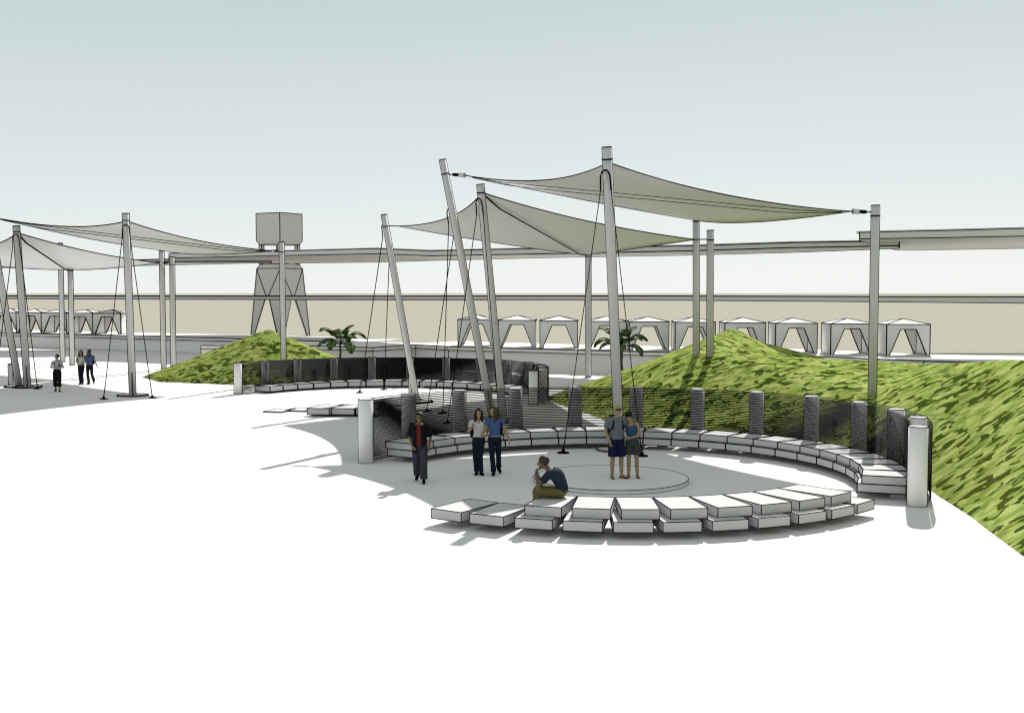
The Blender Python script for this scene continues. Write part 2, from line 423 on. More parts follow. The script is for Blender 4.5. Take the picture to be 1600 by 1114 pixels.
# ------------------------------------------------------------------ masts and posts
def ring_mesh(c, axis, r, w, n=20):
    s, t = perp(axis); bm = bmesh.new()
    polytube(bm, [c + (s * math.cos(2 * math.pi * k / n) + t * math.sin(2 * math.pi * k / n)) * r for k in range(n)], w, 0, 6, True)
    return bm
def mast(name, label, base, top, r, collar_t=.96, guys=(), plate=True, guy_t=.93, group=None, bracket=True, fin=True, tops=None, stub=None):
    base, top = Vector(base), Vector(top); ax = (top - base).normalized()
    t = empty(name, base, 0, label, 'mast' if guys else 'post', group)
    w = LW(base, 1.05)
    bm = bmesh.new(); cyl(bm, base, top, r, r, 24, 0, w); obj('pole', bm, [M['grey'], M['ink']], t)
    c = base.lerp(top, collar_t)
    obj('collar', ring_mesh(c, ax, r + .012, .022), M['ink'], t, True)
    if plate:
        bm = bmesh.new(); cyl(bm, base + Vector((0, 0, .005)), base + Vector((0, 0, .05)), .68, .68, 28, 0, w * 1.2)
        obj('base_plate', bm, [M['grey'], M['ink']], t)
        if fin:
            tow = (EYE - base); tow.z = 0; tow.normalize()
            bm = bmesh.new(); sd = Vector((-tow.y, tow.x, 0))
            q0 = base + tow * (r * .6) + Vector((0, 0, .06))
            pts = [q0 - sd * .022, q0 + tow * .32 - sd * .022, q0 + tow * .07 + Vector((0, 0, 1.02)) - sd * .022 + (ax - Vector((0, 0, 1))) * 1.0, q0 + Vector((0, 0, 1.02)) - sd * .022 + (ax - Vector((0, 0, 1))) * 1.0]
            extrude_poly(bm, pts, sd * .044); obj('gusset', bm, M['ink'], t)
    if stub:
        s0 = Vector(stub); bm = bmesh.new(); cyl(bm, s0 + Vector((0, 0, .055)), s0 + Vector((0, 0, 1.15)), .1, .1, 14, 0, w); obj('strut', bm, [M['grey'], M['ink']], t)
    if guys:
        g0 = base.lerp(top, guy_t); tow = Vector((0, 0, 0))
        for g in guys: tow += Vector(g) - base
        tow -= ax * tow.dot(ax); tow.normalize(); sd = tow.cross(ax)
        # U-shaped lug the cables hang from
        f0 = g0 + tow * (r + .03)
        bm = bmesh.new()
        arc = [f0 + sd * .13 * math.cos(q) * (1 if abs(math.cos(q)) < .99 else 1.15) + ax * (.16 * math.sin(q)) for q in [math.pi * k / 8 for k in range(9)]]
        arc = [f0 + sd * .17 - ax * .42] + arc + [f0 - sd * .17 - ax * .42]
        polytube(bm, arc, .024, 1, 6)
        boxm(bm, -.03, .03, -.01, .1, -.1, .02, Matrix.Translation(g0 + tow * (r - .02)) @ Matrix((sd, tow, ax)).transposed().to_4x4())
        obj('cable_lug', bm, [M['grey'], M['ink']], t)
        for i, g in enumerate(guys):
            g = Vector(g); st = arc[0] if (g - base).dot(sd) > 0 else arc[-1]
            bm = bmesh.new(); e = g + (st - g).normalized() * .62
            prism(bm, st, e, LW(g, .55), 0, 6, cap=True)
            wr = obj('guy_wire', bm, M['wire'], t)
            bm = bmesh.new(); d = (st - g).normalized(); s_, _ = perp(d)
            for sg in (-1, 1): prism(bm, g + Vector((0, 0, .1)) + s_ * .035 * sg, e + s_ * .03 * sg, .014, 1, 6, cap=True)
            prism(bm, g + Vector((0, 0, .06)) - s_ * .05, g + Vector((0, 0, .06)) + s_ * .05, .03, 1, 6, cap=True)
            cyl(bm, g + Vector((0, 0, .004)), g + Vector((0, 0, .035)), .19, .17, 14, 1)
            boxm(bm, -.05, .05, -.05, .05, .03, .12, Matrix.Translation(g), 1)
            obj('ground_anchor', bm, [M['grey'], M['ink']], wr, local=False) if False else None
            bmesh.ops.translate(bm, verts=bm.verts, vec=-base)
            obj('ground_anchor', bm, [M['grey'], M['ink']], wr, local=True)
    return t
gz = lambda px, py: atZ(px, py, 0.0)
MG, PG = 'leaning cable-stayed masts', 'plain round sail posts'
cb = gz(968, 703.5)
mast('sail_mast', 'tallest cable-stayed grey mast standing inside the near seating ring behind the couple', cb, atY(948, 230, 32.2),   .135, .962, [gz(880, 708), gz(1003, 713)], guy_t=.912, group=MG)
lb = gz(770, 655)
mast('sail_mast', 'steeply leaning grey mast holding the left tip of the biggest sail', lb, atY(691.5, 250, 42.4), .13, .945, [gz(667, 642), gz(692, 646)], guy_t=.80, group=MG)
mb = gz(787, 659)
mast('sail_mast', 'grey mast with thick black sail strap, standing just behind the steep leaning mast', mb, atY(750.5, 288, 40.4), .135, .965, [gz(699, 662), gz(781, 667)], guy_t=.925, group=MG, fin=False)
sb = gz(651.5, 628.6)
mast('sail_mast', 'leaning grey mast at the left tip of the middle sail, between the two wire fences', sb, atY(600, 336, 49.6), .13, .935, [gz(562, 614), gz(600, 609)], guy_t=.94, group=MG, fin=False, stub=gz(642.5, 628))
tb = gz(207.5, 618.5)
mast('sail_mast', 'cable-stayed grey mast right of the two far strolling women, on a round plate', tb, atY(196.5, 333.5, 51.2), .145,   .962, [gz(162, 624), gz(238, 622.5)], guy_t=.92, group=MG)
qb = gz(43, 605.5)
mast('sail_mast', 'cable-stayed grey mast left of the person with a backpack', qb, atY(25.5, 353, 55.6), .15, .965, [gz(58.5, 608), gz(-9, 611)], guy_t=.93, group=MG)
ub = gz(30, 604.5)
mast('sail_mast', 'leaning grey mast cut off by the left frame edge beside another mast', ub, atY(-21, 318, 54.4), .14, .93, [gz(-60, 606), gz(-40, 600)], guy_t=.80, group=MG, fin=False, stub=gz(17, 604))
def post(label, px, ptop, Y, r, zb=None, pyb=None, pxb=None, collar=.96):
    top = atY(px, ptop, Y); b = atY(pxb or px, pyb or 560, Y); 
    b.z = 0 if zb is None else zb
    return mast('sail_post', label, b, top, r, collar, plate=False, group=PG)
pR = atY(1363, 615, 36); post('lone round grey post standing on the hillside at the right tip of the sail', 1368, 321, 36, .128, hillz(pR.x, 36) - .1, 615, 1363, .945)
pA = atY(1088.5, 548, 44.2); post('round grey post on the hill directly under the rear corner of the biggest sail', 1088, 343, 44.2, .12, hillz(pA.x, 44.2) - .15, 548, 1088, .985)
pB = atY(1109, 552, 43.6); post('round grey post on the hill with its top rising free of the middle sail', 1110, 360, 43.6, .12, hillz(pB.x, 43.6) - .15, 552, 1109, .925)
g = gz(919, 590); post('round grey post behind the wire fence under the rear corner of the middle sail', 919.5, 398, g.y, .155, 0, 590, 919, .985)
post('round grey post rising out of the small grass mound before the water tower', 440, 378, 59.5, .13, moundz(atY(442, 520, 59.5).x, 59.5) - .15, 520, 443, .92)
g = gz(256, 577); post('taller left post of the pair beside the small grass mound', 252.5, 390, g.y, .14, 0, 577, 256, .985)
g = gz(271, 577.5); post('shorter right post of the pair beside the small grass mound', 269, 401, g.y, .145, 0, 577, 271, .93)
g = gz(113, 571); post('right post of the pair behind the person with a backpack', 110, 421, g.y, .14, 0, 571, 113, .985)
g = gz(97, 566); post('left post of the pair behind the person with a backpack, its cap above the sail', 94.5, 380, g.y, .14, 0, 566, 98, .96)

# ------------------------------------------------------------------ shade sails
def sail(label, C, inward, sag, straps=(), links=()):
    lift = 0.0
    C = [Vector(c) for c in C]; cen = sum(C, Vector()) / 4
    t = empty('shade_sail', cen, 0, label, 'shade sail', 'grey tension shade sails')
    N = 28
    ctl = []
    for k in range(4):
        a, b = C[k], C[(k + 1) % 4]; m = (a + b) / 2
        q = m + (cen - m) * inward[k] * 2; q.z = m.z - sag[k] * 2; ctl.append(q)
    def E(k, u):
        a, b = C[k], C[(k + 1) % 4]; return a * (1 - u) ** 2 + ctl[k] * 2 * u * (1 - u) + b * u * u
    def P(u, v):
        lc = E(0, u) * (1 - v) + E(2, 1 - u) * v
        ld = E(3, 1 - v) * (1 - u) + E(1, v) * u
        bl = C[0] * (1 - u) * (1 - v) + C[1] * u * (1 - v) + C[3] * (1 - u) * v + C[2] * u * v
        q = lc + ld - bl; q.z += lift * max(0, 16 * u * (1 - u) * v * (1 - v)) ** .75
        return q
    if straps:
        a_, b_ = straps[0][0], straps[0][1]
        nat = P(.5, .5).z; lift = (C[a_].z + C[b_].z) / 2 - nat + .04
    bm = bmesh.new()
    g = [[bm.verts.new(P(i / N, j / N)) for i in range(N + 1)] for j in range(N + 1)]
    for j in range(N):
        for i in range(N): bm.faces.new((g[j][i], g[j][i + 1], g[j + 1][i + 1], g[j + 1][i]))
    bm.normal_update()
    # thickness: second skin 15 mm above, stitched along the hem
    up = [[bm.verts.new(v.co + (v.normal if v.normal.z > 0 else -v.normal) * .015) for v in r] for r in g]
    for j in range(N):
        for i in range(N): bm.faces.new((up[j][i], up[j + 1][i], up[j + 1][i + 1], up[j][i + 1]))
    hem = [(0, i) for i in range(N + 1)] + [(j, N) for j in range(1, N + 1)] + [(N, i) for i in range(N - 1, -1, -1)] + [(j, 0) for j in range(N - 1, 0, -1)]
    for a, b in zip(hem, hem[1:] + hem[:1]):
        bm.faces.new((g[a[0]][a[1]], g[b[0]][b[1]], up[b[0]][b[1]], up[a[0]][a[1]]))
    bmesh.ops.recalc_face_normals(bm, faces=bm.faces)
    obj('membrane', bm, M['membrane'], t, True)
    for k in range(4):
        bm = bmesh.new(); pts = [E(k, i / 24) for i in range(25)]
        polytube(bm, pts, LW(cen, .62), 0, 6); obj('edge_cable', bm, M['ink'], t, True)
    for (a, b, dbl, px) in straps:
        off = [0] if not dbl else [0, .12]
        for o_ in off:
            bm = bmesh.new()
            pts = []
            for i in range(41):
                u = .02 + .96 * i / 40
                uv0 = ((0, 0), (1, 0), (1, 1), (0, 1))[a]; uv1 = ((0, 0), (1, 0), (1, 1), (0, 1))[b]
                p = P(uv0[0] + (uv1[0] - uv0[0]) * u, uv0[1] + (uv1[1] - uv0[1]) * u)
                p = C[a].lerp(C[b], u) + Vector((0, 0, (-.09 if dbl else -.19) * min(1, 9 * min(u, 1 - u))))
                d = (C[b] - C[a]).normalized(); sd = Vector((-d.y, d.x, 0)).normalized()
                pts.append(p + Vector((0, 0, -.03 - o_ * min(1, 6 * min(u, 1 - u)))))
            polytube(bm, pts, LW(cen, px), 0, 6); obj('strap', bm, M['ink'], t, True)
    for (k, anchor) in links:
        a = Vector(anchor); bm = bmesh.new(); d = (a - C[k])
        prism(bm, C[k] - d.normalized() * .1, a, .022, 1, 6, cap=True)
        L = d.length
        if L > .6:
            cyl(bm, C[k] + d * .05, C[k] + d * .34, .075, .06, 12, 0, .015)
            cyl(bm, C[k] + d * .36, C[k] + d * .62, .06, .06, 12, 1)
        obj('corner_link', bm, [M['grey'], M['ink']], t)
    return t
L_a = Vector(lb).lerp(atY(691.5, 250, 42.4), .945)
sail('biggest near shade sail with a double strap, stretched high over the seating ring',
     [atY(728, 274.5, 42.0), atY(951, 254, 32.25), atY(1330, 330.5, 36), atY(1088, 344.5, 44.1)],
     [.10, .10, .12, .08], [.33, .17, .22, .12], [(0, 2, True, .42)],
     [(0, L_a), (2, atY(1368, 332, 36)), (1, atY(948, 252, 32.35)), (3, atY(1088, 345, 44.2))])
sail('middle shade sail with one thick black diagonal strap, behind the biggest sail',
     [atY(622, 353.5, 49.7), atY(753, 301, 40.5), atY(1086, 374.5, 43.7), atY(919, 398.5, 62.6)],
     [.10, .10, .12, .10], [.25, .1, .1, .15], [(1, 3, False, .9)],
     [(0, atY(602, 353, 49.7)), (2, atY(1110, 374, 43.6)), (1, atY(750, 300, 40.5))])
sail('far left shade sail with a double strap reaching toward the water tower',
     [atY(-8, 340.5, 54.3), atY(198, 345.5, 51.2), atY(424, 392, 59.7), atY(253, 391, 69.4)],
     [.10, .10, .12, .08], [.3, .15, .25, .2], [(0, 2, True, .42)],
     [(0, atY(-20, 338, 54.4)), (2, atY(440, 392.5, 59.5)), (1, atY(196.5, 345, 51.3))])
sail('lowest left shade sail with a thick black strap, cut by the frame edge',
     [atY(-110, 402, 64), atY(28, 364, 55.7), atY(249, 411, 69.4), atY(110, 421.5, 75.2)],
     [.10, .10, .12, .08], [.2, .12, .15, .2], [(1, 3, False, .9)],
     [(2, atY(269, 411, gz(271, 577.5).y)), (1, atY(25.5, 364, 55.7))])

# ------------------------------------------------------------------ wire screen fences on round pillars
def fence(label, c, a0, a1, n, Rp, rp, H, wires, wr, group=None, wr2=None):
    t = empty('wire_fence', c, 0, label, 'fence', 'curved wire screen fences')
    w = LW(c, .95)
    for i in range(n + 1):
        a = a0 + (a1 - a0) * i / n
        p = pol(c, Rp, a); bm = bmesh.new()
        cyl(bm, p, p + Vector((0, 0, H)), rp, rp, 24, 0, w)
        obj('pillar', bm, [M['pillar'], M['ink']], t)
    da = (rp + .05) / Rp * 57.3
    for rad, ww in ((Rp - rp - .03, wr), (Rp + rp + .03, wr2 or wr)):
        bm = bmesh.new(); step = 48
        for k in range(wires):
            z = .1 + (H - .14) * k / (wires - 1)
            rows = []
            for j in range(step + 1):
                a = a0 + (a1 - a0) * j / step
                dr, dz = .5 * ww * .80, .5 * ww * .60      # slat pitched down towards the seats
                er, ez = .0022 * .60, .0022 * .80
                rows.append([bm.verts.new(pol(c, rad + x, a, z + y)) for x, y in ((dr - er, dz + ez), (dr + er, dz - ez), (-dr + er, -dz - ez), (-dr - er, -dz + ez))])
            for q0, q1 in zip(rows, rows[1:]):
                for m_ in range(4): bm.faces.new((q0[m_], q0[(m_ + 1) % 4], q1[(m_ + 1) % 4], q1[m_]))
            bm.faces.new(rows[0]); bm.faces.new(rows[-1][::-1])
        bmesh.ops.recalc_face_normals(bm, faces=bm.faces)
        obj('wire_screen', bm, M['wire'], t)
    return t
fence('near curved fence of black horizontal wires on grey pillars, behind the two-tier bench', RC, 154.7, -27.0, 12, 7.24, .21, 1.775, 33, .040, None, .030)
fence('far curved fence of dense black wires on grey pillars, before the small mound', RF, 160, -21.5, 12, 7.3, .19, 1.46, 27, .046, None, .042)

# ------------------------------------------------------------------ concrete bench blocks
def block_mesh(wd, ln, h, w):
    bm = bmesh.new(); boxm(bm, -wd / 2, wd / 2, -ln / 2, ln / 2, 0, h)
    bmesh.ops.recalc_face_normals(bm, faces=bm.faces)
    return bm
def low_block(wd, ln, h, z0, ref, lift=True, py=(-.60, -.12)):
    t = empty('bench_block', (0, 0, 0))
    bm = block_mesh(wd, ln, h, 0); bmesh.ops.translate(bm, verts=bm.verts, vec=(0, 0, z0)); ink_edges(bm, LW(ref, .9))
    obj('slab', bm, [M['block'], M['ink']], t, local=True)
    if lift:
        bm = bmesh.new(); boxm(bm, -wd / 2 + .27, wd / 2 - .27, py[0], py[1], 0, z0 - .002); obj('plinth', bm, M['block'], t, local=True)
    return t
def top_block(wd, ln, h, ref):
    bm = block_mesh(wd, ln, h, 0); ink_edges(bm, LW(ref, .9))
    return obj('bench_block', bm, [M['block'], M['ink']])
def place(o, c, r, deg, z, jitter=0):
    p = pol(c, r, deg, z); o.location = p; o.rotation_euler = (0, 0, R(deg - 90 + jitter))
GF, GB, GX = 'blocks of the front bench arc', 'blocks of the two-tier bench along the wire fence', 'blocks of the far bench'
fr = (2.5, 22, 0)
pl = low_block(.76, 1.28, .195, .15, fr); pu = top_block(.74, 1.28, .195, fr)
lowA = [-34.5, -26.4, -18.0, -9.8, -1.6, 6.4, 14.6, 22.8, 31, 38.9, 46.4]
for i, a in enumerate(lowA):
    o = pl if i == 0 else copy_tree(pl)
    place(o, RC, 6.11, a - 90, 0)
    extra = {0: 'bare white concrete block ending the front bench arc, nearest the strolling man', 1: 'bare concrete block beside the sitting man, second along the front bench arc', 10: 'bare concrete block ending the front bench arc next to the fence end pillar'}
    tag(o, extra.get(i, f'{ORD[i]} concrete block from the left in the lower row of the front bench arc'), 'bench block', GF)
for i in range(8):
    o = pu if i == 0 else copy_tree(pu)
    place(o, RC, 5.84, -17 + 8.4 * i - 90, .348)
    tag(o, 'upper concrete block the seated man sits on' if i == 0 else f'{ORD[i]} upper concrete block to the right of the seated man in the front arc', 'bench block', GF)
bk = (3, 34, 0)
pl = low_block(.835, 1.06, .195, .15, bk, True, (.18, .48)); pu = top_block(.855, 1.02, .195, bk)
for i in range(21):
    a = 146.2 - 8.27 * i
    o = pl if i == 0 else copy_tree(pl); place(o, RC, 6.41, a, 0)
    tag(o, f'{ORD[i]} concrete block from the left in the lower row along the near wire fence', 'bench block', GB)
    o = pu if i == 0 else copy_tree(pu); place(o, RC, 6.49, a, .348)
    tag(o, f'{ORD[i]} concrete block from the left in the upper row along the near wire fence', 'bench block', GB)
pl = low_block(.86, .95, .25, .08, (-6, 56, 0), True, (.1, .4))
for i in range(16):
    a = 149 - 8.4 * i
    o = pl if i == 0 else copy_tree(pl); place(o, RF, 6.55, a, 0)
    tag(o, f'{ORD[i]} concrete block from the left along the far dense wire fence', 'bench block', GX)
pl = low_block(.9, 1.5, .24, .08, (-6, 43, 0), True, (.1, .6))
for i, (px, a) in enumerate(((504, -13), (540, -8), (576, -3))):
    o = pl if i == 0 else copy_tree(pl); q = atZ(px, 648, .08); o.location = (q.x, q.y + .75, 0); o.rotation_euler = (0, 0, R(a))
    tag(o, ('white concrete block left of the near fence end pillar, outermost of three', 'middle white concrete block beside the near fence end pillar', 'white concrete block half hidden behind the near fence end pillar')[i], 'bench block', GX)
bm = block_mesh(.8, 1.2, .035, 0); ink_edges(bm, LW((-8, 43, 0), .9)); ps = obj('paving_slab', bm, [M['block'], M['ink']])
for i, (px, py) in enumerate(((432, 645), (466, 643.5))):
    o = ps if i == 0 else copy_tree(ps); q = atZ(px, py, 0); o.location = (q.x, q.y + .6, .006); o.rotation_euler = (0, 0, R(-16 + 4 * i))
    tag(o, ('flat white slab nearly flush with the plaza, farther from the end pillar', 'flat white slab nearly flush with the plaza, nearer the small white blocks')[i], 'paving slab', 'flush slabs of the far bench')

# round platform
t = empty('round_platform', (2.47, 28.1, 0), 0, 'low round grey platform the couple stand on in the seating ring', 'platform')
bm = bmesh.new(); n = 64; c = Vector((2.47, 28.1, 0)); rr = 1.93
A = [bm.verts.new(c + Vector((rr * math.cos(2 * math.pi * k / n), rr * math.sin(2 * math.pi * k / n), .004))) for k in range(n)]
B = [bm.verts.new(v.co + Vector((0, 0, .10))) for v in A]
bm.faces.new(B)
for k in range(n): bm.faces.new((A[k], A[(k + 1) % n], B[(k + 1) % n], B[k]))
pa, pb = [v.co.copy() for v in A], [v.co.copy() for v in B]
polytube(bm, pa, LW(c, .5), 1, 4, True); polytube(bm, pb, LW(c, .5), 1, 4, True)
obj('disc', bm, [M['white'], M['ink']], t)

# ------------------------------------------------------------------ palms
def palm(label, base, ztop, spread, seed):
    rnd = random.Random(seed)
    t = empty('palm_tree', base, 0, label, 'palm tree', 'broad-leaved palms')
    bm = bmesh.new(); h = ztop - base.z; bole = base + Vector((0, 0, h * .50))
    pts = [base + Vector((.02 * math.sin(k * 1.3), .02 * math.cos(k), h * .50 * k / 8)) for k in range(9)]
    for k in range(8): prism(bm, pts[k], pts[k + 1], .085 - .004 * k, 0, 10, .082 - .004 * k)
    obj('trunk', bm, M['bark'], t, True)
    bm = bmesh.new(); w = LW(base, .5)
    spec = []
    for k in range(13):
        az = 2 * math.pi * k / 13 * 2.0 + rnd.uniform(-.25, .25)
        lvl = k / 12
        spec.append((az, R(78 - 62 * lvl), spread * (.72 + .34 * rnd.random()) * (.75 + .35 * (1 - abs(lvl - .55))), ( .58 + .18 * rnd.random()), 1.1 + .6 * lvl + .3 * rnd.random()))
    for az, el, ln, wd, droop in spec:
        n = 9; rib = []; p = bole.copy(); e = el
        out = Vector((math.cos(az), math.sin(az), 0)); sd = Vector((-out.y, out.x, 0))
        for i in range(n + 1):
            rib.append((p.copy(), e)); p = p + (out * math.cos(e) + Vector((0, 0, math.sin(e)))) * (ln / n); 
            if i >= 3: e -= droop / (n - 3) * 1.25
        polytube(bm, [r[0] for r in rib], .018, 1, 5)
        prev = None
        for i, (q, e) in enumerate(rib):
            f = (i - 2.2) / (n - 2.2)
            if f < 0: continue
            ww = wd * (math.sin(math.pi * min(1, f * .93 + .05)) ** .6) * .5 + .01
            up = -out * math.sin(e) + Vector((0, 0, math.cos(e)))
            jag = 1 + .22 * ((i % 2) - .5)
            row = [bm.verts.new(q + sd * ww * jag - up * ww * .35), bm.verts.new(q + up * .0), bm.verts.new(q - sd * ww * jag - up * ww * .35)]
            if prev:
                for a in (0, 1): bm.faces.new((prev[a], prev[a + 1], row[a + 1], row[a]))
                for a in (0, 2): prism(bm, prev[a].co, row[a].co, w * .7, 1)
                if i % 2: 
                    for a in (0, 2): prism(bm, prev[1].co, row[a].co, w * .45, 1)
            prev = row
    obj('crown', bm, [M['leaf'], M['ink']], t)
pb1 = Vector((atY(531.5, 540, 67.5).x, 67.5, 0)); palm('broad-leaved palm between the small mound and the leaning mast', pb1, 3.25, 2.0, 3)
pb2 = Vector((atY(971, 578, 56).x, 56, 0)); pb2.z = hillz(pb2.x, 56) - .05
palm('broad-leaved palm partly hidden by the tallest mast, at the hill foot', pb2, 3.3, 1.75, 11)

# ------------------------------------------------------------------ people
def sphere(bm, c, r, sx=1, sy=1, sz=1, rot=None, seg=14):
    m = Matrix.Translation(Vector(c)) @ (rot.to_4x4() if rot is not None else Matrix.Identity(4)) @ Matrix.Diagonal((r * sx, r * sy, r * sz, 1))
    bmesh.ops.create_uvsphere(bm, u_segments=seg, v_segments=max(8, seg // 2 + 2), radius=1, matrix=m)
def limb(bm, a, b, ra, rb, seg=14):
    a, b = Vector(a), Vector(b)
    prism(bm, a, b, ra, 0, seg, rb, True); sphere(bm, a, ra, seg=seg); sphere(bm, b, rb, seg=seg)
def loft(bm, rings, n=20):
    """rings: (centre, side axis, front axis, half width, half depth)"""
    rows = []
    for c, s, f, a, b in rings:
        rows.append([bm.verts.new(Vector(c) + s * (a * math.cos(2 * math.pi * k / n)) + f * (b * math.sin(2 * math.pi * k / n))) for k in range(n)])
    for p, q in zip(rows, rows[1:]):
        for k in range(n): bm.faces.new((p[k], p[(k + 1) % n], q[(k + 1) % n], q[k]))
    bm.faces.new(rows[0][::-1]); bm.faces.new(rows[-1])
def bake(name, bm, m, parent, vox, sm=5):
    bmesh.ops.recalc_face_normals(bm, faces=bm.faces)
    me = bpy.data.meshes.new(name); bm.to_mesh(me); bm.free()
    o = bpy.data.objects.new(name, me); COL.objects.link(o)
    r = o.modifiers.new('r', 'REMESH'); r.mode = 'VOXEL'; r.voxel_size = vox
    s = o.modifiers.new('s', 'SMOOTH'); s.factor = .5; s.iterations = sm
    dg = bpy.context.evaluated_depsgraph_get()
    me2 = bpy.data.meshes.new_from_object(o.evaluated_get(dg)); me2.name = name
    o.modifiers.clear(); o.data = me2; bpy.data.meshes.remove(me)
    me2.materials.clear(); me2.materials.append(m)
    for p in me2.polygons: p.use_smooth = True
    o.parent = parent
    return o
def hand(bm, w, d, pn, thumb, k=1.0, curl=.5):
    """palm, four unequal bent fingers, a thumb leaving the palm's side"""
    d = Vector(d).normalized(); pn = Vector(pn); pn = (pn - d * pn.dot(d)).normalized(); s = d.cross(pn) * thumb
    w = Vector(w)
    loft(bm, [(w, s, pn, .028 * k, .022 * k), (w + d * .04 * k, s, pn, .038 * k, .017 * k), (w + d * .088 * k, s, pn, .041 * k, .014 * k)], 12)
    for i, (off, ln) in enumerate(((.031, .070), (.011, .080), (-.010, .074), (-.030, .058))):
        p = w + d * .082 * k + s * off * k
        dd = d; c = curl * (1 + .12 * i)
        for j, (fr_, r_) in enumerate(((.45, .0095), (.32, .0088), (.23, .008))):
            ang = c * (.5 + .5 * j)
            v = d * math.cos(ang) + pn * math.sin(ang)
            q = p + v * ln * fr_ * k; limb(bm, p, q, r_ * k, r_ * .94 * k, 8); p = q
    p = w + d * .03 * k + s * .032 * k; v = (d * .75 + s * .7 + pn * .25).normalized(); q = p + v * .042 * k
    limb(bm, p, q, .012 * k, .0105 * k, 8); limb(bm, q, q + (d * .9 + pn * .35 + s * .15).normalized() * .032 * k, .0105 * k, .009 * k, 8)
X, Y_, Z = Vector((1, 0, 0)), Vector((0, 1, 0)), Vector((0, 0, 1))
def person(label, loc, rz, H, p, o, group=None):
    """p: joints for a 1.75 m figure facing -Y; o: outfit"""
    k = H / 1.75
    t = empty('person', loc, rz, label, 'person', group)
    J = {a: Vector(b) * k for a, b in p.items() if isinstance(b, tuple) and len(b) == 3}
    fem = o.get('fem', False)
    pel, neck, head = J['pelvis'], J['neck'], J['head']
    sp = (neck - pel).normalized()
    side = (J['shL'] - J['shR']); side -= sp * side.dot(sp); side.normalize()
    hside = (J['hipL'] - J['hipR']).normalized()
    fwd = sp.cross(side)
    if fwd.y > 0: fwd = -fwd
    L = (neck - pel).length
    bend = o.get('bend', 0)
    def tors(grow, lo=0.0, hi=1.0):
        if fem: pr = [(-.12, .145, .11), (-.02, .165, .115), (.12, .15, .10), (.32, .118, .085), (.52, .135, .105), (.68, .150, .115), (.82, .158, .09), (.92, .115, .07), (.99, .05, .05)]
        else: pr = [(-.12, .14, .11), (-.02, .155, .11), (.12, .150, .105), (.32, .148, .10), (.55, .168, .115), (.72, .185, .12), (.84, .185, .10), (.93, .125, .075), (.99, .058, .055)]
        rr = []
        for u, a, b in pr:
            if u < lo - 1e-6 or u > hi + 1e-6: continue
            sd = (hside * (1 - max(0, min(1, u))) + side * max(0, min(1, u))).normalized()
            c = pel + sp * L * u - fwd * bend * math.sin(math.pi * max(0, min(1, u))) * k
            rr.append((c, sd, fwd, a * k + grow, b * k + grow))
        return rr
    # --- body, one continuous surface
    bm = bmesh.new()
    loft(bm, tors(0)); 
    limb(bm, neck - sp * .05 * k, head - (head - neck) * .35, .056 * k, .05 * k)
    hf = Vector(o.get('face', (0, -1, 0))).normalized(); hs = hf.cross(Z).normalized(); hu = hs.cross(hf) * 1.0
    if hu.z < 0: hu = -hu
    hm = Matrix((hs, -hf, hu)).transposed()      # columns: side, back, up
    hp = lambda x, y, z: head + hm @ (Vector((x, y, z)) * k)
    sphere(bm, hp(0, .012, .025), .1 * k, .77, .95, .98, hm, 20)
    sphere(bm, hp(0, -.018, -.045), .07 * k, .82, .9, 1.0, hm, 16)
    sphere(bm, hp(0, -.05, -.088), .03 * k, 1, .9, .8, hm, 10)
    limb(bm, hp(0, -.082, .012), hp(0, -.103, -.022), .010 * k, .015 * k, 8)
    limb(bm, hp(-.02, -.082, -.058), hp(.02, -.082, -.058), .009 * k, .009 * k, 8)
    for s_ in (-1, 1):
        sphere(bm, hp(s_ * .078, .012, -.01), .03 * k, .35, .7, 1.05, hm, 10)
        sphere(bm, hp(s_ * .034, -.078, .022), .014 * k, 1.3, .6, .7, hm, 8)
    am = .9 if fem else 1.0
    for q in 'LR':
        sh, el, wr = J['sh' + q], J['el' + q], J['wr' + q]
        limb(bm, sh - side * (.03 * k) * (1 if q == 'L' else -1), sh, .055 * k * am, .055 * k * am)
        limb(bm, sh, el, .052 * k * am, .039 * k * am); m_ = el.lerp(wr, .3)
        limb(bm, el, m_, .039 * k * am, .041 * k * am); limb(bm, m_, wr, .041 * k * am, .026 * k * am)
        hd = Vector(p.get('hd' + q, tuple(wr - el))); pn = Vector(p.get('pn' + q, (-.9 if q == 'L' else .9, .2, 0)))
        hand(bm, wr, hd, pn, 1 if q == 'L' else -1, k * am, p.get('curl', .5))
        hi, kn, an, to = J['hip' + q], J['kn' + q], J['an' + q], J['to' + q]
        limb(bm, hi, kn, .083 * k, .055 * k); m_ = kn.lerp(an, .3) + Vector((0, .012 * k, 0))
        limb(bm, kn, m_, .053 * k, .056 * k); limb(bm, m_, an, .056 * k, .036 * k)
        heel = an + (an - to).normalized() * .03 * k; heel.z = an.z - .045 * k
        limb(bm, an, heel, .036 * k, .032 * k, 10)
        limb(bm, heel, to, .032 * k, .024 * k, 10)
        limb(bm, an.lerp(to, .4) + Z * -.01 * k, to, .034 * k, .026 * k, 10)
    sk = mat('skin', lin(*o['skin'], .82), .7, .05, 9, .2)
    bake('body', bm, sk, t, .0075 * k, 3)
    # --- eyes
    if not o.get('glasses'):
        for s_ in (-1, 1):
            bm = bmesh.new(); sphere(bm, hp(s_ * .034, -.087, .022), .0085 * k, 1.3, .6, .8, hm, 8); obj('eye', bm, M['ink'], t, True, True)
    else:
        bm = bmesh.new()
        for s_ in (-1, 1): sphere(bm, hp(s_ * .036, -.092, .02), .03 * k, 1, .35, .72, hm, 12); prism(bm, hp(s_ * .06, -.085, .025), hp(s_ * .085, .02, .015), .005 * k, 0, 6, cap=True)
        prism(bm, hp(-.02, -.1, .025), hp(.02, -.1, .025), .006 * k, 0, 6, cap=True)
        obj('sunglasses', bm, M['ink'], t, True, True)
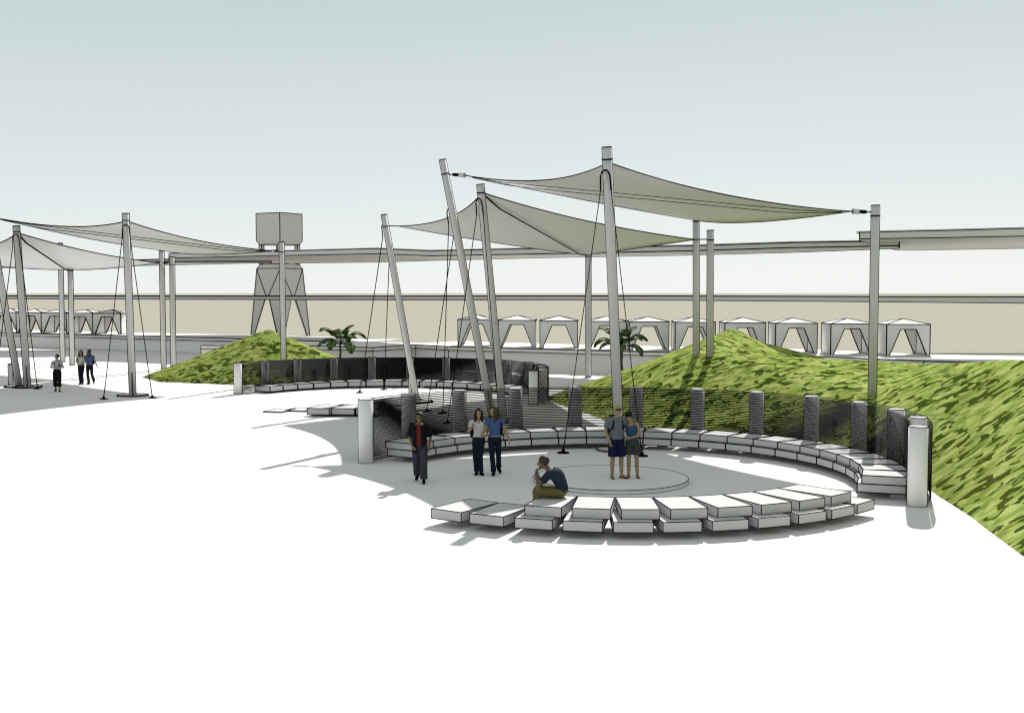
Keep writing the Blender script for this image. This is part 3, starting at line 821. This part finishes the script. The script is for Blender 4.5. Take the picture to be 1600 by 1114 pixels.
    # --- hair / headwear
    hc = o.get('hair')
    if hc:
        bm = bmesh.new(); st = o.get('style', 'short')
        if st != 'none':
            sphere(bm, hp(0, .03, .042), .112 * k, .86, .98, .92, hm, 20)
            if st == 'long':
                for x0, y0, x1, y1, z1 in ((-.06, .045, -.085, .05, -.24), (.06, .045, .085, .05, -.24), (0, .07, 0, .09, -.30), (-.035, .07, -.05, .08, -.29), (.035, .07, .05, .08, -.29), (-.075, .0, -.095, -.035, -.24), (.075, .0, .095, -.035, -.22)):
                    limb(bm, hp(x0, y0, .05), hp(x1 * .95, y1, z1 * .45), .045 * k, .04 * k, 10); limb(bm, hp(x1 * .95, y1, z1 * .45), hp(x1, y1, z1), .04 * k, .02 * k, 10)
            hb = bake('hair', bm, mat('hair', lin(*hc, .8), .6, .15, 25, .2), t, .009 * k, 4)
            # clear the face
            b2 = bmesh.new(); b2.from_mesh(hb.data); inv = hm.inverted()
            kill = []
            for v in b2.verts:
                l = inv @ (v.co - head) / k
                lim = .062 if st != 'long' else .07
                if l.y < -.025 - .5 * max(0, l.z - .06) and l.z < o.get('hairline', .085) and abs(l.x) < .062 and l.z > -.3: kill.append(v)
                elif st == 'short' and l.z < -.02 and l.y < .03: kill.append(v)
            bmesh.ops.delete(b2, geom=kill, context='VERTS'); b2.to_mesh(hb.data); b2.free()
    if o.get('cap'):
        bm = bmesh.new(); sphere(bm, hp(0, .015, .06), .108 * k, .84, .98, .78, hm, 18)
        loft(bm, [(hp(0, -.085, .062), hm @ X, hm @ Y_, .072 * k, .075 * k), (hp(0, -.092, .072), hm @ X, hm @ Y_, .07 * k, .072 * k)], 16)
        bake('cap', bm, cloth(*o['cap']), t, .009 * k, 3)
    # --- clothes
    g = o.get('loose', .016) * k
    bm = bmesh.new(); loft(bm, tors(g, o.get('hem', 0.0), .93))
    tp = tors(g + .004)[-2]
    if o.get('collar', True): limb(bm, neck - sp * .07 * k, neck - sp * .035 * k, .066 * k, .060 * k)
    sl = o.get('sleeve', .62)
    if sl > 0:
        for q in 'LR':
            sh, el, wr = J['sh' + q], J['el' + q], J['wr' + q]
            limb(bm, sh - side * (.06 * k) * (1 if q == 'L' else -1), sh, .068 * k * am, .066 * k * am)
            if sl <= 1: prism(bm, sh, sh.lerp(el, sl), .066 * k * am + g * .3, 0, 14, .062 * k * am + g * .6, True)
            else:
                limb(bm, sh, el, .066 * k * am, .054 * k * am); limb(bm, el, el.lerp(wr, .92), .054 * k * am, .042 * k * am)
    shirt = bake('shirt', bm, cloth(*o['top']), t, .009 * k, 3)
    if sl == 0 or o.get('vneck'):
        b2 = bmesh.new(); b2.from_mesh(shirt.data); kill = []
        for v in b2.verts:
            u = (v.co - pel).dot(sp) / L; x = (v.co - pel).dot(side) / k; fr_ = (v.co - pel).dot(fwd)
            if sl == 0 and u > .80 and abs(abs(x) - .085) > .018: kill.append(v)
            if o.get('vneck') and fr_ > 0 and abs(x) < (u - .80) * .38: kill.append(v)
        bmesh.ops.delete(b2, geom=kill, context='VERTS'); b2.to_mesh(shirt.data); b2.free()
    if o.get('jacket'):
        bm = bmesh.new(); loft(bm, tors(g + .014 * k, o.get('jhem', -.12), .93))
        rr = tors(g + .03 * k)[0]; loft(bm, [(pel - sp * .2 * k, hside, fwd, rr[3], rr[4]), tors(g + .02 * k)[1]])
        for q in 'LR':
            sh, el = J['sh' + q], J['el' + q]
            limb(bm, sh - side * (.06 * k) * (1 if q == 'L' else -1), sh, .085 * k, .083 * k)
            prism(bm, sh, sh.lerp(el, .95), .082 * k, 0, 14, .088 * k, True)
        jk = bake('overshirt', bm, cloth(*o['jacket']), t, .01 * k, 3)
        b2 = bmesh.new(); b2.from_mesh(jk.data)
        kill = [v for v in b2.verts if (v.co - pel).dot(fwd) > .03 * k and -.055 * k < (v.co - pel).dot(side) - .0 < (.05 + .03 * (1 - (v.co.z / (1.45 * k)))) * k]
        bmesh.ops.delete(b2, geom=kill, context='VERTS'); b2.to_mesh(jk.data); b2.free()
    # trousers / shorts
    tl = o.get('legs', 1.97); tw = o.get('legw', .012) * k; fl = o.get('flare', .0) * k
    bm = bmesh.new(); loft(bm, [x for x in tors(.010 * k, -.2, .15)])
    sphere(bm, (J['hipL'] + J['hipR']) / 2 - sp * .01, .135 * k, 1.05, .82, .62)
    for q in 'LR':
        hi, kn, an = J['hip' + q], J['kn' + q], J['an' + q]
        limb(bm, hi, kn if tl >= 1 else hi.lerp(kn, tl - .2), .088 * k + tw, .060 * k + tw * 1.4)
        if tl > 1:
            e = kn.lerp(an, min(1.02, tl - 1)); limb(bm, kn, kn.lerp(e, .5), .062 * k + tw * 1.2, .056 * k + tw * 1.4); prism(bm, kn.lerp(e, .5), e, .056 * k + tw * 1.4, 0, 14, .050 * k + tw * 1.5 + fl, True)
        elif o.get('baggy'):
            e = hi.lerp(kn, tl); prism(bm, hi.lerp(e, .4), e, .092 * k + tw, 0, 14, .092 * k + tw, True)
    bake('trousers' if tl > 1 else 'shorts', bm, cloth(*o['bottom']), t, .009 * k, 3)
    # shoes
    for q in 'LR':
        an, to = J['an' + q], J['to' + q]; d = (to - an); d.z = 0; d.normalize()
        bm = bmesh.new(); z0 = min(an.z - .08 * k, to.z - .03 * k)
        heel = an - d * .045 * k; sdv = d.cross(Z)
        if o.get('sandal'):
            loft(bm, [(heel + Z * (-.078 * k), sdv, d, .034 * k, .03 * k), (heel + Z * (-.060 * k), sdv, d, .034 * k, .03 * k)], 12)
            dn = (to - an) * 1.0
            pts = [heel + Z * -.07 * k, to + d * .03 * k - Z * .026 * k]
            for u0, u1 in ((0, .5), (.5, 1)): limb(bm, pts[0].lerp(pts[1], u0), pts[0].lerp(pts[1], u1), .022 * k, .026 * k, 10)
            limb(bm, an.lerp(to, .45) + sdv * .035 * k - Z * .0 * k, an.lerp(to, .75) + Z * .018 * k, .012 * k, .012 * k, 8); limb(bm, an.lerp(to, .45) - sdv * .035 * k, an.lerp(to, .75) + Z * .018 * k, .012 * k, .012 * k, 8)
        else:
            limb(bm, heel + Z * (-.045 * k), to - Z * .0, .042 * k, .038 * k); limb(bm, an + Z * -.02 * k, an.lerp(to, .6), .045 * k, .042 * k); limb(bm, an.lerp(to, .6), to + d * .02 * k, .042 * k, .034 * k)
        bake('shoe', bm, cloth(*o.get('shoe', (14, 14, 16))), t, .009 * k, 3)
    if o.get('belt'):
        rr = tors(.022 * k, -1); bm = bmesh.new(); a, b = rr[1], rr[2]
        mid = lambda u: (a[0].lerp(b[0], u), a[1].lerp(b[1], u), fwd, a[3] + (b[3] - a[3]) * u, a[4] + (b[4] - a[4]) * u)
        loft(bm, [mid(.78), mid(.98)]); obj('belt', bm, cloth(*o['belt']), t, True, True)
    if o.get('bag'):      # shoulder bag at the back of one hip, with its strap
        q = 1 if o['bag'] == 'L' else -1
        c = pel + sp * L * .32 + side * .17 * k * q - fwd * .09 * k
        bm = bmesh.new(); loft(bm, [(c - Z * .13 * k, fwd, side, .10 * k, .045 * k), (c, fwd, side, .12 * k, .055 * k), (c + Z * .12 * k, fwd, side, .085 * k, .035 * k)]); b = bake('shoulder_bag', bm, cloth(16, 16, 18), t, .01 * k, 3)
        sh = (J['shL'] if q == 1 else J['shR']) - side * .045 * k * q
        bm = bmesh.new(); polytube(bm, [c + Z * .1 * k + fwd * .05 * k, sh + fwd * .08 * k - Z * .1 * k + side * .03 * q * k, sh + Z * .07 * k, sh - fwd * .09 * k - Z * .1 * k + side * .03 * q * k, c + Z * .1 * k - fwd * .05 * k], .014 * k, 0, 6); obj('strap', bm, cloth(16, 16, 18), b, True, True)
    if o.get('pack'):
        c = pel + sp * L * .55 - fwd * .20 * k
        bm = bmesh.new(); loft(bm, [(c - sp * .25 * k, side, fwd, .14 * k, .07 * k), (c - sp * .1 * k, side, fwd, .17 * k, .10 * k), (c + sp * .12 * k, side, fwd, .165 * k, .10 * k), (c + sp * .26 * k, side, fwd, .12 * k, .06 * k)])
        b = bake('backpack', bm, cloth(*o['pack']), t, .012 * k, 4)
        for q in (-1, 1):
            bm = bmesh.new(); s0 = side * .095 * k * q
            polytube(bm, [c + sp * .22 * k + s0, neck - sp * .055 * k + s0 * 1.05, neck - sp * .12 * k + s0 * 1.1 + fwd * .115 * k, pel + sp * L * .5 + s0 * 1.35 + fwd * .125 * k, pel + sp * L * .35 + s0 * 1.7 + fwd * .03 * k, c - sp * .18 * k + s0 * 1.3], .02 * k, 0, 6)
            obj('strap', bm, cloth(14, 14, 16), b, True, True)
        if o.get('waist'):
            rr = tors(.028 * k, -1); bm = bmesh.new(); loft(bm, [rr[2], rr[3]][:1] + [(rr[2][0] + sp * .05 * k, rr[2][1], rr[2][2], rr[2][3], rr[2][4])]); obj('waist_strap', bm, cloth(14, 14, 16), b, True, True)
    return t
def stand(**kw):
    p = dict(pelvis=(0, 0, .95), neck=(0, .01, 1.49), head=(0, -.02, 1.63), shL=(.185, .01, 1.41), shR=(-.185, .01, 1.41),
             elL=(.235, .03, 1.13), elR=(-.235, .03, 1.13), wrL=(.245, -.06, .89), wrR=(-.245, -.06, .89),
             hipL=(.09, 0, .91), hipR=(-.09, 0, .91), knL=(.10, -.02, .49), knR=(-.10, -.02, .49), anL=(.105, .02, .085), anR=(-.105, .02, .085),
             toL=(.125, -.13, .035), toR=(-.125, -.13, .035))
    p.update(kw); return p
gp = gz(656, 753)
person('man in a black open overshirt over red tee and grey trousers, walking forward', (gp.x, gp.y + .0, .004), R(-4), 1.74,
       stand(neck=(-.005, -.03, 1.49), head=(.0, -.07, 1.62), elL=(.265, .05, 1.14), elR=(-.255, .04, 1.14), wrL=(.25, -.07, .90), wrR=(-.17, -.14, .93), hdR=(.5, -.4, -.6), pnR=(.4, .8, .1),
             knL=(.12, -.13, .50), anL=(.13, -.20, .09), toL=(.15, -.34, .036), knR=(-.09, .03, .50), anR=(-.10, .26, .15), toR=(-.11, .14, .045)),
       dict(skin=(98, 78, 58), hair=(16, 16, 18), style='short', hairline=.07, top=(98, 38, 36), jacket=(22, 22, 24), bottom=(58, 56, 66), legw=.026, flare=.01, shoe=(14, 14, 16), hem=-.02, sleeve=.6, loose=.018))
GW = 'women strolling in pairs'
ww = dict(fem=True, skin=(138, 116, 88), hair=(24, 17, 14), style='long', top=(182, 182, 182), bottom=(29, 33, 45), legw=.004, flare=.016, hem=.10, sleeve=.5, vneck=True, bag='R', belt=(20, 20, 24))
wp = stand(elL=(.245, .03, 1.15), wrL=(.19, -.13, 1.05), elR=(-.26, .03, 1.15), wrR=(-.19, -.13, 1.28), hdR=(.3, -.3, .9), pnR=(.9, -.1, 0), hdL=(.4, -.5, .4), pnL=(-.8, 0, .3),
           knL=(.045, -.05, .5), knR=(-.095, 0, .49), anL=(.06, -.02, .085), toL=(.10, -.16, .035), anR=(-.05, .03, .085), toR=(-.09, -.10, .035), hipL=(.085, 0, .91), hipR=(-.085, 0, .91))
g1 = gz(748, 742)
w1 = person('woman with long dark hair in a white top and jeans beside the near bench', (g1.x, g1.y, .004), R(6), 1.70, wp, ww, GW)
wb = dict(fem=True, skin=(138, 116, 88), hair=(58, 46, 36), style='long', face=(-.85, -.5, 0), top=(68, 88, 132), bottom=(27, 31, 43), legw=.006, flare=.018, hem=.10, sleeve=.45, bag='L', belt=(170, 170, 160))
bp = stand(head=(-.03, -.02, 1.63), elR=(-.255, -.02, 1.15), wrR=(-.33, -.16, 1.0), hdR=(-.2, -.4, .5), elL=(.27, .03, 1.15), wrL=(.37, -.02, .92), hdL=(.25, -.1, -.9),
           knL=(.10, .02, .50), anL=(.12, .27, .16), toL=(.15, .15, .05), knR=(-.07, -.10, .49), anR=(-.03, -.07, .085), toR=(-.06, -.21, .035))
g2 = gz(773, 742)
w2 = person('woman with brown hair in a blue tee and jeans beside the near bench', (g2.x, g2.y, .004), R(4), 1.755, bp, wb, GW)
for src, px, lab in ((w1, 127.5, 'small far woman in a white top walking left of the cable-stayed mast'), (w2, 140.5, 'small far woman in a blue tee walking left of the cable-stayed mast')):
    c = copy_tree(src); q = gz(px, 600.5); c.location = (q.x, q.y, .004); c['label'] = lab; c.scale = (1.02,) * 3
# the couple on the platform
g3 = atZ(963, 747, .104)
person('man in a tan cap, grey tee and navy shorts with arm around a woman', (g3.x, g3.y, .104), R(12), 1.83,
       stand(head=(.01, -.04, 1.63), elR=(-.265, .04, 1.13), wrR=(-.20, -.10, .91), hdR=(.15, -.2, -.9), pnR=(.9, .2, 0), elL=(.30, .12, 1.17), wrL=(.42, .14, 1.34), hdL=(.8, -.5, .1), pnL=(0, -1, -.2),
             anL=(.13, .0, .085), toL=(.21, -.12, .035), knL=(.115, -.02, .49), anR=(-.10, .02, .085), toR=(-.12, -.13, .035)),
       dict(skin=(138, 116, 88), glasses=True, cap=(156, 145, 106), top=(98, 104, 110), bottom=(30, 29, 62), legs=.93, legw=.022, baggy=True, hem=-.02, sleeve=.72, loose=.022, pack=(30, 46, 28), sandal=True, shoe=(18, 14, 12)))
g4 = atZ(988, 746.5, .104)
person('woman in dark cap, blue tank top and charcoal shorts leaning on the capped man', (g4.x, g4.y + .02, .104), R(-8), 1.68,
       stand(neck=(-.05, .0, 1.47), head=(-.10, -.03, 1.60), shL=(.12, 0, 1.40), shR=(-.215, .02, 1.38), elL=(.20, -.03, 1.13), wrL=(-.05, -.20, 1.06), hdL=(-.9, -.2, .15), pnL=(-.1, .9, .2), elR=(-.30, .10, 1.12), wrR=(-.30, .14, .9),
             hipL=(.085, 0, .91), hipR=(-.085, 0, .91), anL=(.13, .02, .085), toL=(.17, -.12, .035), knL=(.11, -.02, .49), anR=(-.09, -.03, .085), toR=(-.16, -.16, .035), knR=(-.09, -.03, .49)),
       dict(fem=True, skin=(134, 112, 92), glasses=True, hair=(30, 26, 22), style='short', cap=(34, 46, 30), top=(54, 76, 100), bottom=(58, 62, 62), legs=.72, legw=.016, baggy=True, hem=.05, sleeve=0, collar=False, shoe=(16, 14, 14), sandal=True))
# sitting man, seen from behind his left shoulder, chin on hand
g5 = pol(RC, 5.42, -106.0, .543)
sit = dict(pelvis=(.0, .02, .12), neck=(.03, -.25, .56), head=(.02, -.36, .665), shL=(.175, -.20, .485), shR=(-.155, -.21, .485), elL=(.17, -.42, .26), elR=(-.13, -.40, .24),
           wrL=(.05, -.49, .46), wrR=(-.03, -.48, .46), hdL=(-.25, .15, .9), hdR=(.3, .2, .9), pnL=(-.3, .8, 0), pnR=(.3, .8, 0), curl=1.2,
           hipL=(.10, -.02, .10), hipR=(-.10, -.02, .10), knL=(.15, -.46, .13), knR=(-.13, -.46, .13), anL=(.15, -.42, -.38), anR=(-.12, -.40, -.38), toL=(.17, -.56, -.44), toR=(-.13, -.54, -.44))
person('man in a dark blue tee and olive trousers sitting hunched on a front bench block', (g5.x, g5.y, .543), R(-97), 1.86, sit,
       dict(seat=True, bend=.075, face=(-.05, -1, -.12), skin=(92, 74, 60), hair=(44, 38, 36), style='short', top=(36, 46, 58), bottom=(98, 92, 58), legw=.018, hem=-.06, sleeve=.7, loose=.024, shoe=(30, 26, 24)))
g6 = gz(90, 612)
person('person in a grey long-sleeved top with backpack and black calf-length trousers, arms folded', (g6.x, g6.y, .004), R(14), 1.76,
       stand(elL=(.27, .0, 1.16), wrL=(.06, -.19, 1.10), hdL=(-.9, -.2, .1), pnL=(0, 1, 0), elR=(-.27, .0, 1.16), wrR=(-.06, -.18, 1.14), hdR=(.9, -.2, .1), pnR=(0, 1, 0),
             anL=(.11, -.12, .085), toL=(.13, -.26, .035), knL=(.10, -.10, .49), anR=(-.09, .12, .11), toR=(-.11, -.02, .035)),
       dict(fem=True, skin=(140, 120, 98), hair=(20, 18, 20), style='short', face=(-.6, -.8, -.1), top=(168, 168, 172), bottom=(22, 22, 24), legs=1.6, legw=.024, flare=.02, hem=.05, sleeve=1.5, pack=(24, 22, 30), waist=True, shoe=(14, 14, 16)))

# ------------------------------------------------------------------ light, sky, camera
SUNV = Vector((.42, 1.28, 1.0)).normalized()     # towards the sun
ELEV = math.asin(SUNV.z); AZ = math.atan2(SUNV.x, SUNV.y)
sd = bpy.data.lights.new('sun', 'SUN'); sd.energy = 5.0; sd.angle = R(.35); sd.color = (1, .985, .96)
so = bpy.data.objects.new('sun', sd); COL.objects.link(so); so.rotation_euler = (-SUNV).to_track_quat('-Z', 'Y').to_euler(); so.location = (20, 60, 60)
EXPO = .45; K = 2 ** EXPO
W = bpy.data.worlds.new('World'); S.world = W; W.use_nodes = True
nt = W.node_tree; nt.nodes.clear(); N = nt.nodes; Lk = nt.links
out = N.new('ShaderNodeOutputWorld'); bg = N.new('ShaderNodeBackground'); bg.inputs['Strength'].default_value = 1.0
tc = N.new('ShaderNodeTexCoord'); sx = N.new('ShaderNodeSeparateXYZ'); Lk.new(tc.outputs['Generated'], sx.inputs[0])
rp = N.new('ShaderNodeValToRGB'); Lk.new(sx.outputs['Z'], rp.inputs['Fac'])
e = rp.color_ramp.elements
e[0].position = 0.0; e[0].color = lin(240, 244, 245, K)
e[1].position = 1.0; e[1].color = lin(196, 199, 198, K)
for p_, c_ in ((.045, (232, 239, 240)), (.10, (222, 230, 232)), (.17, (211, 222, 222)), (.255, (196, 210, 209)), (.4, (194, 202, 202))):
    x = e.new(p_); x.color = lin(*c_, K)
sky = N.new('ShaderNodeTexSky'); sky.sky_type = 'NISHITA'; sky.sun_disc = False; sky.sun_elevation = ELEV; sky.sun_rotation = AZ
sm = N.new('ShaderNodeVectorMath'); sm.operation = 'SCALE'; sm.inputs['Scale'].default_value = .08; Lk.new(sky.outputs['Color'], sm.inputs[0])
mx = N.new('ShaderNodeMix'); mx.data_type = 'RGBA'; mx.inputs['Factor'].default_value = .06
Lk.new(rp.outputs['Color'], mx.inputs['A']); Lk.new(sm.outputs['Vector'], mx.inputs['B'])
Lk.new(mx.outputs['Result'], bg.inputs['Color']); Lk.new(bg.outputs[0], out.inputs[0])

cd = bpy.data.cameras.new('camera'); co = bpy.data.objects.new('camera', cd); COL.objects.link(co)
co.location = EYE; co.rotation_euler = (math.pi / 2 - PITCH, 0, 0)
cd.sensor_fit = 'HORIZONTAL'; cd.sensor_width = 36; cd.lens = F / 1600 * 36; cd.clip_start = .1; cd.clip_end = 40000
S.camera = co
S.view_settings.view_transform = 'Standard'; S.view_settings.look = 'None'; S.view_settings.exposure = EXPO; S.view_settings.gamma = 1
S.cycles.max_bounces = 9; S.cycles.diffuse_bounces = 8
S.cycles.use_denoising = True; S.cycles.denoiser = 'OPENIMAGEDENOISE'; S.cycles.denoising_prefilter = 'ACCURATE'
S.cycles.pixel_filter_type = 'BLACKMAN_HARRIS'; S.cycles.filter_width = 1.2
